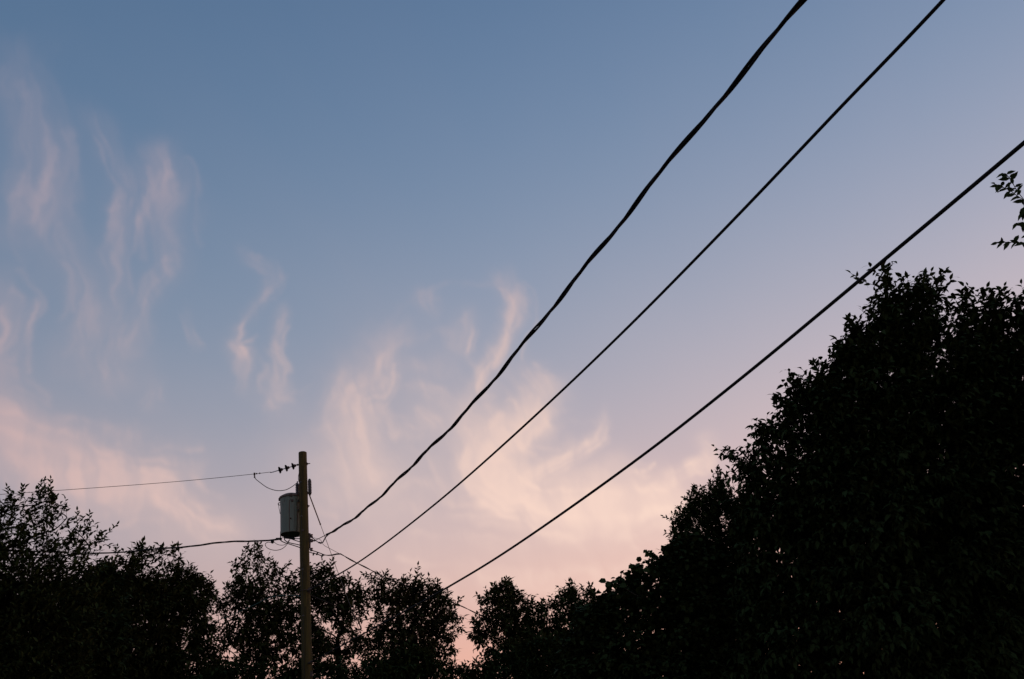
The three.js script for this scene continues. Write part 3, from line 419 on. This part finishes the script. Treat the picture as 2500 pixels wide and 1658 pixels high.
// ---------------------------------------------------------------- transformer
const TX = -5.385, TZ = -21.69, TB = 8.1;
{
  const t = thing('pole_transformer', 'grey drum shaped transformer with a domed lid hung beside the pole head', 'transformer', [TX, TB, TZ]);
  t.rotation.z = 0.02;
  const R = 0.238;
  part('tank', lathe([[0.0001, 0.03], [R - 0.02, 0.03], [R - 0.012, 0], [R - 0.002, 0], [R, 0.02], [R, 0.7], [R + 0.004, 0.72], [R + 0.004, 0.84]], 48), M.paint, t);
  const lid = part('lid', lathe([[R + 0.022, 0.832], [R + 0.026, 0.845], [R + 0.024, 0.872], [R + 0.004, 0.885], [0.17, 0.925], [0.09, 0.945], [0.0001, 0.95]], 48), M.rim, t);
  part('lid_clamp', moved(new THREE.BoxGeometry(0.03, 0.06, 0.05), -R - 0.02, 0.842, 0.02), M.rusty, lid);
  part('lid_clamp', moved(new THREE.BoxGeometry(0.05, 0.06, 0.03), 0.06, 0.842, R + 0.02), M.rusty, lid);
  part('base_ring', moved(new THREE.TorusGeometry(R - 0.008, 0.008, 6, 48), 0, 0.002, 0, Math.PI / 2), M.rusty, t);
  const sheds = [[0.0001, 0], [0.055, 0]]; for (let k = 0; k < 5; k++) { const y = 0.03 + k * 0.045; sheds.push([0.036, y - 0.012], [0.052, y], [0.036, y + 0.012]); } sheds.push([0.028, 0.25], [0.0001, 0.255]);
  const bush = part('high_voltage_bushing', moved(lathe(sheds, 22), 0.165, 0.915, 0.04), M.polymer, t);
  part('terminal', moved(new THREE.CylinderGeometry(0.014, 0.014, 0.06, 10), 0.165, 1.19, 0.04), M.steel, bush);
  for (const [a, y] of [[1.35, 0.12], [0.95, 0.2], [1.95, 0.12]]) {                 // low voltage bushings round the front
    part('low_voltage_bushing', moved(lathe([[0.0001, 0], [0.03, 0], [0.034, 0.012], [0.022, 0.03], [0.02, 0.06], [0.0001, 0.065]], 16), Math.cos(a) * R * 0.98, y - 0.06, Math.sin(a) * -R * 0.98, -Math.sin(a) * Math.PI / 2, 0, -Math.cos(a) * Math.PI / 2), M.greyPorcelain, t);
  }
  part('gauge', moved(new THREE.CylinderGeometry(0.026, 0.03, 0.03, 16), 0.085, 0.715, Math.sqrt(R * R - 0.085 ** 2) + 0.008, Math.PI / 2, 0, 0), M.rusty, t);
  part('relief_valve', moved(new THREE.CylinderGeometry(0.012, 0.016, 0.04, 10), 0.05, 0.3, R + 0.012, Math.PI / 2), M.rusty, t);
  for (const y of [0.5, 0.72]) part('hanger_lug', moved(new THREE.BoxGeometry(0.1, 0.05, 0.12), 0.24, y, 0.12, 0, 0.55, 0), M.rusty, t);
  part('lifting_ear', moved(new THREE.TorusGeometry(0.03, 0.009, 6, 14), -R - 0.02, 0.74, 0.02), M.rusty, t);
  part('ground_strap', tubeOf([[-R - 0.035, 0.74, 0.03], [-R - 0.03, 0.66, 0.03], [-R - 0.012, 0.56, 0.03], [-R - 0.003, 0.5, 0.03]], 0.006, 5), M.conductor, t);
}

// ---------------------------------------------------------------- top span: insulators, wire, jumper
{
  const a = V(-5.19, 9.67, ZP), b = V(-5.72, 9.565, ZP), ax = V().subVectors(b, a), len = ax.length();
  const t = thing('insulator_string', 'string of three disc insulators holding the top wire off the pole', 'insulator', [a.x, a.y, a.z]);
  t.quaternion.setFromUnitVectors(V(0, 1, 0), ax.clone().normalize());
  part('eye_bolt', mergeGeometries([moved(new THREE.TorusGeometry(0.02, 0.007, 6, 14), 0, 0.015, 0), moved(new THREE.CylinderGeometry(0.008, 0.008, 0.08, 8), 0, 0.06, 0)].map((g) => g.toNonIndexed())), M.rusty, t);
  for (let k = 0; k < 3; k++) {
    const y = 0.115 + k * 0.155, d = part('disc', moved(lathe([[0.0001, 0.06], [0.022, 0.06], [0.03, 0.035], [0.06, 0.03], [0.078, 0.014], [0.08, -0.004], [0.07, -0.002], [0.045, -0.012], [0.0001, -0.02]], 26).scale(1, -1, 1), 0, y + 0.02, 0), M.greyPorcelain, t);
    part('cap', moved(lathe([[0.0001, -0.075], [0.02, -0.075], [0.034, -0.055], [0.036, -0.012], [0.0001, -0.01]], 18), 0, y + 0.012, 0), M.rusty, d);
    part('pin', moved(new THREE.CylinderGeometry(0.011, 0.011, 0.07, 8), 0, y + 0.06, 0), M.steel, d);
  }
  part('dead_end_loop', tubeOf([[0, len - 0.02, 0.012], [0, len + 0.05, 0.018], [0, len + 0.12, 0.006], [0, len + 0.05, -0.018], [0, len - 0.02, -0.012]], 0.005, 5), M.steel, t);

  const w = thing('top_wire', 'thin bare wire running level from the disc insulators', 'wire');
  const span = [[-5.82, 9.56, ZP], [-6.2, 9.553, ZP], [-8, 9.56, ZP], [-12, 9.68, ZP], [-18, 10.0, ZP - 0.3], [-26, 10.6, ZP - 0.8]];
  part('conductor', tubeOf(span, 0.0058, 6, 120), M.conductor, w);
  const clamp = part('wire_clamp', mergeGeometries([moved(new THREE.BoxGeometry(0.035, 0.06, 0.03), -6.2, 9.55, ZP), moved(new THREE.CylinderGeometry(0.012, 0.012, 0.06, 8), -6.2, 9.5, ZP), moved(new THREE.SphereGeometry(0.021, 8, 6), -6.195, 9.475, ZP)].map((g) => g.toNonIndexed())), M.rusty, w);
  for (const x of [-6.15, -6.08]) part('connector', moved(new THREE.CylinderGeometry(0.018, 0.018, 0.022, 8), x, 9.556, ZP, 0, 0, Math.PI / 2), M.rusty, w);
  const j = part('jumper', tubeOf([[-6.195, 9.475, ZP], [-6.17, 9.43, ZP], [-6.08, 9.345, ZP - 0.01], [-5.89, 9.195, ZP - 0.03], [-5.68, 9.118, ZP - 0.06], [-5.49, 9.128, ZP - 0.09], [-5.34, 9.21, ZP - 0.12], [-5.225, 9.31, ZP - 0.15]], 0.0085, 6, 60), M.cable, w);
  j.userData.label = 'slack black jumper looping to the transformer bushing';
  const r = part('riser', tubeOf([[-5.21, 9.31, ZP - 0.15], [-5.215, 9.38, ZP - 0.12], [-5.2, 9.45, ZP - 0.08], [-5.17, 9.5, ZP - 0.03]], 0.007, 6), M.cable, w);
  r.userData.label = 'short wire rising from the bushing beside the pole';
}

// ---------------------------------------------------------------- arrester and guy
{
  const t = thing('lightning_arrester', 'ribbed upright lightning arrester bracketed to the pole near its head', 'arrester', [-4.925, 8.94, ZP - 0.03]);
  const rows = [[0.0001, 0], [0.03, 0], [0.036, 0.02]]; for (let k = 0; k < 8; k++) { const y = 0.045 + k * 0.038; rows.push([0.037, y - 0.012], [0.045, y], [0.037, y + 0.012]); } rows.push([0.03, 0.35], [0.018, 0.37], [0.0001, 0.372]);
  const body = part('body', lathe(rows, 20), M.polymer, t); body.rotation.z = 0.03;
  part('bracket', moved(new THREE.BoxGeometry(0.1, 0.03, 0.04), -0.045, 0.035, 0.0), M.rusty, t);
  part('end_cap', moved(new THREE.CylinderGeometry(0.022, 0.014, 0.035, 10), 0, -0.015, 0), M.rusty, t);
  const g = thing('guy_wire', 'thin guy wire with a thicker insulating rod slanting down from the arrester', 'guy wire');
  const top = V(-4.97, 9.0, ZP - 0.09), mid = V(-4.82, 8.4, ZP - 0.62), end = V(-2.72, 0.02, -28.9);
  part('insulating_rod', tubeOf([top, mid], 0.014, 8, 2), M.porcelain, g);
  part('strand', tubeOf([mid, mid.clone().lerp(end, 0.5), end], 0.0065, 6, 8), M.steel, g);
  part('coupling', moved(new THREE.SphereGeometry(0.02, 8, 6), mid.x, mid.y, mid.z), M.rusty, g);
}

// ---------------------------------------------------------------- cables
// strands laid round each other along a path: path(u) gives a point for u in 0..1
function twisted(parent, path, len, { pitch, strands, radius, r, seed, wobble = 0, sides = 6, names }) {
  const seg = Math.ceil(len / 0.09), rng = rngOf(seed), ph0 = rng() * 6.28;
  for (let s = 0; s < strands; s++) {
    const pts = [];
    for (let k = 0; k <= seg; k++) {
      const u = k / seg, c = path(u), d = path(Math.min(1, u + 1e-3)).sub(path(Math.max(0, u - 1e-3))).normalize(), e1 = V().crossVectors(d, V(0, 1, 0)).normalize(), e2 = V().crossVectors(e1, d);
      const x = u * len, a = ph0 + (s / strands) * 6.283 + (x / pitch) * 6.283 + 0.9 * (vnoise(x * 0.35, seed, 1) - 0.5), R = radius * (0.85 + 0.7 * (vnoise(x * 0.7, seed, 4 + s) - 0.4));
      const w = ph0 * 2 + (x / pitch) * 6.283;
      pts.push(c.addScaledVector(e1, Math.cos(a) * R + wobble * Math.cos(w)).addScaledVector(e2, Math.sin(a) * R + wobble * Math.sin(w)));
    }
    part(names?.[s] ?? 'strand', tubeOf(pts, s === strands - 1 && strands > 2 ? r * 0.75 : r, sides, seg), s === strands - 1 && strands > 2 ? M.conductor : M.cable, parent);
  }
}
const FAR = [11.3, 12];                              // where the street spans head, behind the viewer
function spanPath(A, c) {                            // height c0 u^2 + c1 u + c2 over distance u along the ground
  const dx = FAR[0] - A[0], dz = FAR[1] - A[1], L = Math.hypot(dx, dz);
  return { L, path: (t) => { const u = t * L; return V(A[0] + (dx / L) * u, c[0] * u * u + c[1] * u + c[2], A[1] + (dz / L) * u); } };
}
function dipPath(A, dip) {                           // [distance along the ground, height] pairs
  const { L, path: flat } = spanPath(A, [0, 0, 0]), N = 800, curve = new THREE.CatmullRomCurve3(dip.map(([u, y]) => V(u, y, 0)), false, 'centripetal').getSpacedPoints(N);
  const path = (t) => { const p = flat(t), u = t * L; let i = Math.min(N - 1, Math.floor(t * N)); while (i > 0 && curve[i].x > u) i--; while (i < N - 1 && curve[i + 1].x < u) i++; p.y = curve[i].y + ((curve[i + 1].y - curve[i].y) * (u - curve[i].x)) / (curve[i + 1].x - curve[i].x); return p; };
  return { L, path };
}
{
  const t = thing('twisted_service_cable', 'thick black twisted cable, highest of the three overhead, rising from the pole', 'cable');
  const dip = [[0, 7.95], [1.71, 7.68], [3.76, 7.46], [7, 7.3], [8.71, 7.24], [10.79, 7.28], [12.09, 7.345], [13.35, 7.4], [14.16, 7.455], [15.11, 7.49], [16.14, 7.525], [16.92, 7.535], [20, 7.66], [26, 8.0], [37.1, 9.0]];
  const { L, path } = dipPath([-4.56, ZP], dip);
  twisted(t, path, L, { pitch: 1.9, strands: 2, radius: 0.014, r: 0.0138, seed: 5, wobble: 0.013, sides: 8 });
  twisted(t, path, L, { pitch: 1.9, strands: 1, radius: 0.004, r: 0.007, seed: 6, wobble: 0.012, names: ['bare_neutral'] });
  part('tail', tubeOf([[-4.52, 7.94, ZP], [-4.565, 7.9, ZP + 0.01], [-4.59, 7.85, ZP + 0.02], [-4.63, 7.78, ZP + 0.02]], 0.013, 7), M.cable, t);
  part('messenger', tubeOf([[-4.92, 7.865, ZP - 0.02], [-4.82, 7.855, ZP - 0.01], [-4.71, 7.89, ZP], [-4.56, 7.95, ZP]], 0.008, 6), M.conductor, t);
  part('wedge_clamp', moved(new THREE.BoxGeometry(0.12, 0.028, 0.026), -4.86, 7.855, ZP - 0.02, 0, 0, -0.08), M.rusty, t);
  part('lead', tubeOf([[-4.94, 7.96, ZP - 0.04], [-4.87, 7.92, ZP - 0.02], [-4.8, 7.86, ZP], [-4.7, 7.78, ZP + 0.01], [-4.65, 7.79, ZP + 0.02], [-4.63, 7.78, ZP + 0.02]], 0.0095, 6), M.cable, t);
  part('splice', moved(new THREE.CylinderGeometry(0.018, 0.018, 0.07, 8), -4.69, 7.782, ZP + 0.01, 0, 0, 1.2), M.cable, t);
}
const telecom = (name, label, A, c, r) => {
  const t = thing(name, label, 'cable', [0, 0, 0]), { L, path } = dipPath(A, c), pts = [];
  for (let k = 0; k <= 90; k++) pts.push(path(k / 90));
  part('sheath', tubeOf(pts, r, 10, 240), M.cable, t);
  const p0 = path(0), p1 = path(0.012); part('end_clamp', tubeOf([p0, p1], r * 1.9, 8, 2), M.rusty, t);
};
telecom('plain_cable', 'straight black cable crossing the sky between the twisted cable and lowest cable', [-4.95, ZP + 0.05], [[0, 6.738], [4, 6.3], [8.1, 6.06], [11, 6.0], [13.8, 6.02], [15.8, 6.1], [17.3, 6.19], [18.4, 6.255], [24, 6.9], [37.3, 9.6]], 0.0132);
telecom('plain_cable', 'lowest straight black cable, passing in front of the tall tree', [-4.93, ZP + 0.05], [[0, 5.22], [4, 5.0], [8.43, 4.77], [10.6, 4.7], [13.82, 4.71], [15.5, 4.775], [17, 4.87], [18.48, 4.972], [24, 5.4], [37.3, 7.0]], 0.0132);
{
  // low voltage span to the next pole along the row of trees
  const t = thing('twisted_branch_cable', 'black twisted cable running level behind the airy tree from below the transformer', 'cable');
  const c = new THREE.CatmullRomCurve3([[-5.62, 7.975, ZP - 0.05], [-6.04, 7.985, ZP - 0.03], [-6.95, 7.96, -21.3], [-7.81, 7.86, -21.0], [-9.34, 7.82, -20.7], [-13.2, 7.93, -20.5], [-24, 8.6, -20]].map((p) => V(...p)));
  twisted(t, (u) => c.getPointAt(u), c.getLength(), { pitch: 1.5, strands: 3, radius: 0.011, r: 0.0095, seed: 12, wobble: 0.008 });
  part('end_grip', moved(new THREE.CylinderGeometry(0.022, 0.03, 0.13, 10), -5.63, 7.985, ZP - 0.05, 0, 0, 1.45), M.cable, t);
  part('splice_cover', moved(new THREE.SphereGeometry(0.043, 12, 10).scale(0.9, 1.15, 0.9), -5.765, 7.935, ZP - 0.03), M.cable, t);
  const loop = part('slack_loop', tubeOf([[-5.78, 7.915, ZP - 0.03], [-5.87, 7.918, ZP], [-5.912, 7.875, ZP + 0.02], [-5.87, 7.79, ZP + 0.03], [-5.76, 7.73, ZP + 0.03], [-5.65, 7.712, ZP + 0.02], [-5.55, 7.735, ZP], [-5.47, 7.795, ZP - 0.02], [-5.41, 7.89, ZP - 0.05], [-5.38, 7.95, ZP - 0.06]], 0.0075, 6, 60), M.cable, t);
  part('slack_loop', tubeOf([[-5.74, 7.93, ZP - 0.03], [-5.66, 7.86, ZP - 0.02], [-5.58, 7.83, ZP - 0.02], [-5.49, 7.833, ZP - 0.03], [-5.43, 7.89, ZP - 0.05], [-5.4, 7.94, ZP - 0.06]], 0.0065, 6, 40), M.cable, t);
}
{
  const t = thing('transformer_leads', 'bundle of black leads drooping from under the transformer past the pole', 'leads');
  const z = TZ + 0.1;
  const lead = (n, pts, r) => part(n, tubeOf(pts, r, 6, 50), M.cable, t);
  lead('lead', [[-5.6, 8.16, z], [-5.6, 8.06, z], [-5.595, 7.96, z + 0.02], [-5.51, 7.893, z + 0.04], [-5.42, 7.853, z + 0.05], [-5.14, 7.73, z + 0.05], [-4.93, 7.625, ZP - 0.13], [-4.78, 7.565, ZP - 0.1], [-4.665, 7.51, ZP - 0.06], [-4.6, 7.515, ZP - 0.05]], 0.011);
  lead('lead', [[-5.51, 8.1, z], [-5.51, 8.04, z], [-5.5, 7.955, z + 0.03], [-5.42, 7.885, z + 0.05], [-5.14, 7.785, z + 0.05], [-4.93, 7.685, ZP - 0.14], [-4.78, 7.612, ZP - 0.1], [-4.61, 7.52, ZP - 0.05]], 0.011);
  lead('lead', [[-5.46, 8.1, z], [-5.45, 8.02, z], [-5.38, 7.98, z + 0.03], [-5.28, 7.95, z + 0.05], [-5.14, 7.93, z + 0.06], [-4.93, 7.87, ZP - 0.14]], 0.01);
  lead('lead', [[-5.5, 8.01, z + 0.02], [-5.38, 7.97, z + 0.03], [-5.28, 7.92, z + 0.05], [-5.14, 7.862, z + 0.06], [-4.93, 7.84, ZP - 0.14]], 0.01);
  lead('neutral_lead', [[-5.6, 8.0, z + 0.02], [-5.45, 8.01, z + 0.03], [-5.3, 7.985, z + 0.04], [-5.14, 7.985, z + 0.05], [-4.94, 7.96, ZP - 0.13]], 0.0065);
  for (const [x, y, a] of [[-5.45, 7.995, -0.2], [-5.33, 7.965, -0.25]]) part('splice', moved(new THREE.CylinderGeometry(0.024, 0.024, 0.12, 10), x, y, z + 0.035, 0, 0, Math.PI / 2 + a), M.cable, t);
  for (const [x, y] of [[-4.86, 7.575], [-4.78, 7.575], [-4.67, 7.51]]) part('connector', moved(new THREE.CylinderGeometry(0.017, 0.017, 0.065, 8), x, y, ZP - 0.1, 0.3, 0, -0.5), M.cable, t);
}
{
  const t = thing('service_drop', 'thin sagging service wire falling away from the pole into the trees', 'wire');
  const c = new THREE.CatmullRomCurve3([[-4.61, 7.52, ZP - 0.05], [-4.5, 7.5, ZP - 0.07], [-4.38, 7.51, ZP - 0.09], [-4.29, 7.525, ZP - 0.1], [-4.24, 7.505, ZP - 0.13], [-4.15, 7.455, ZP - 0.2], [-3.77, 7.3, -22.29], [-3.34, 7.15, -22.96], [-2.12, 6.9, -24.84], [-1.51, 6.72, -25.8], [0.6, 6.3, -29.2], [3, 6.1, -33]].map((p) => V(...p)));
  twisted(t, (u) => c.getPointAt(u), c.getLength(), { pitch: 0.9, strands: 2, radius: 0.007, r: 0.0085, seed: 21, wobble: 0.004 });
  part('messenger', tubeOf([[-4.92, 7.95, ZP - 0.05], [-4.7, 7.87, ZP - 0.06], [-4.63, 7.752, ZP - 0.07], [-4.45, 7.63, ZP - 0.09], [-4.27, 7.518, ZP - 0.11]], 0.005, 5, 30), M.conductor, t);
}
{
  const t = thing('green_drop_wire', 'thin greenish wire leaving the pole below the transformer into dark leaves', 'wire');
  part('sheath', tubeOf([[-5.1, 6.63, ZP + 0.02], [-5.18, 6.665, ZP], [-5.4, 6.71, ZP - 0.05], [-5.66, 6.735, ZP - 0.12], [-5.94, 6.725, ZP - 0.25], [-6.18, 6.68, ZP - 0.4], [-7.2, 6.6, ZP - 1.2], [-9.5, 6.5, ZP - 3]], 0.007, 6, 70), M.greenWire, t);
  part('clip', moved(new THREE.BoxGeometry(0.03, 0.03, 0.02), -5.68, 6.735, ZP - 0.12), M.rusty, t);
  const h = thing('house_wire', 'short dark wire glimpsed level through the gap between two gappy trees', 'wire');
  part('sheath', tubeOf([[-5.0, 6.7, ZP - 0.05], [-4.8, 6.86, -23.8], [-4.6, 6.93, -26], [-4.33, 6.945, -26.0], [-3.6, 6.9, -26.2], [-3.1, 6.6, -26.4]], 0.012, 6, 60), M.cable, h);
}

renderer.render(scene, camera);
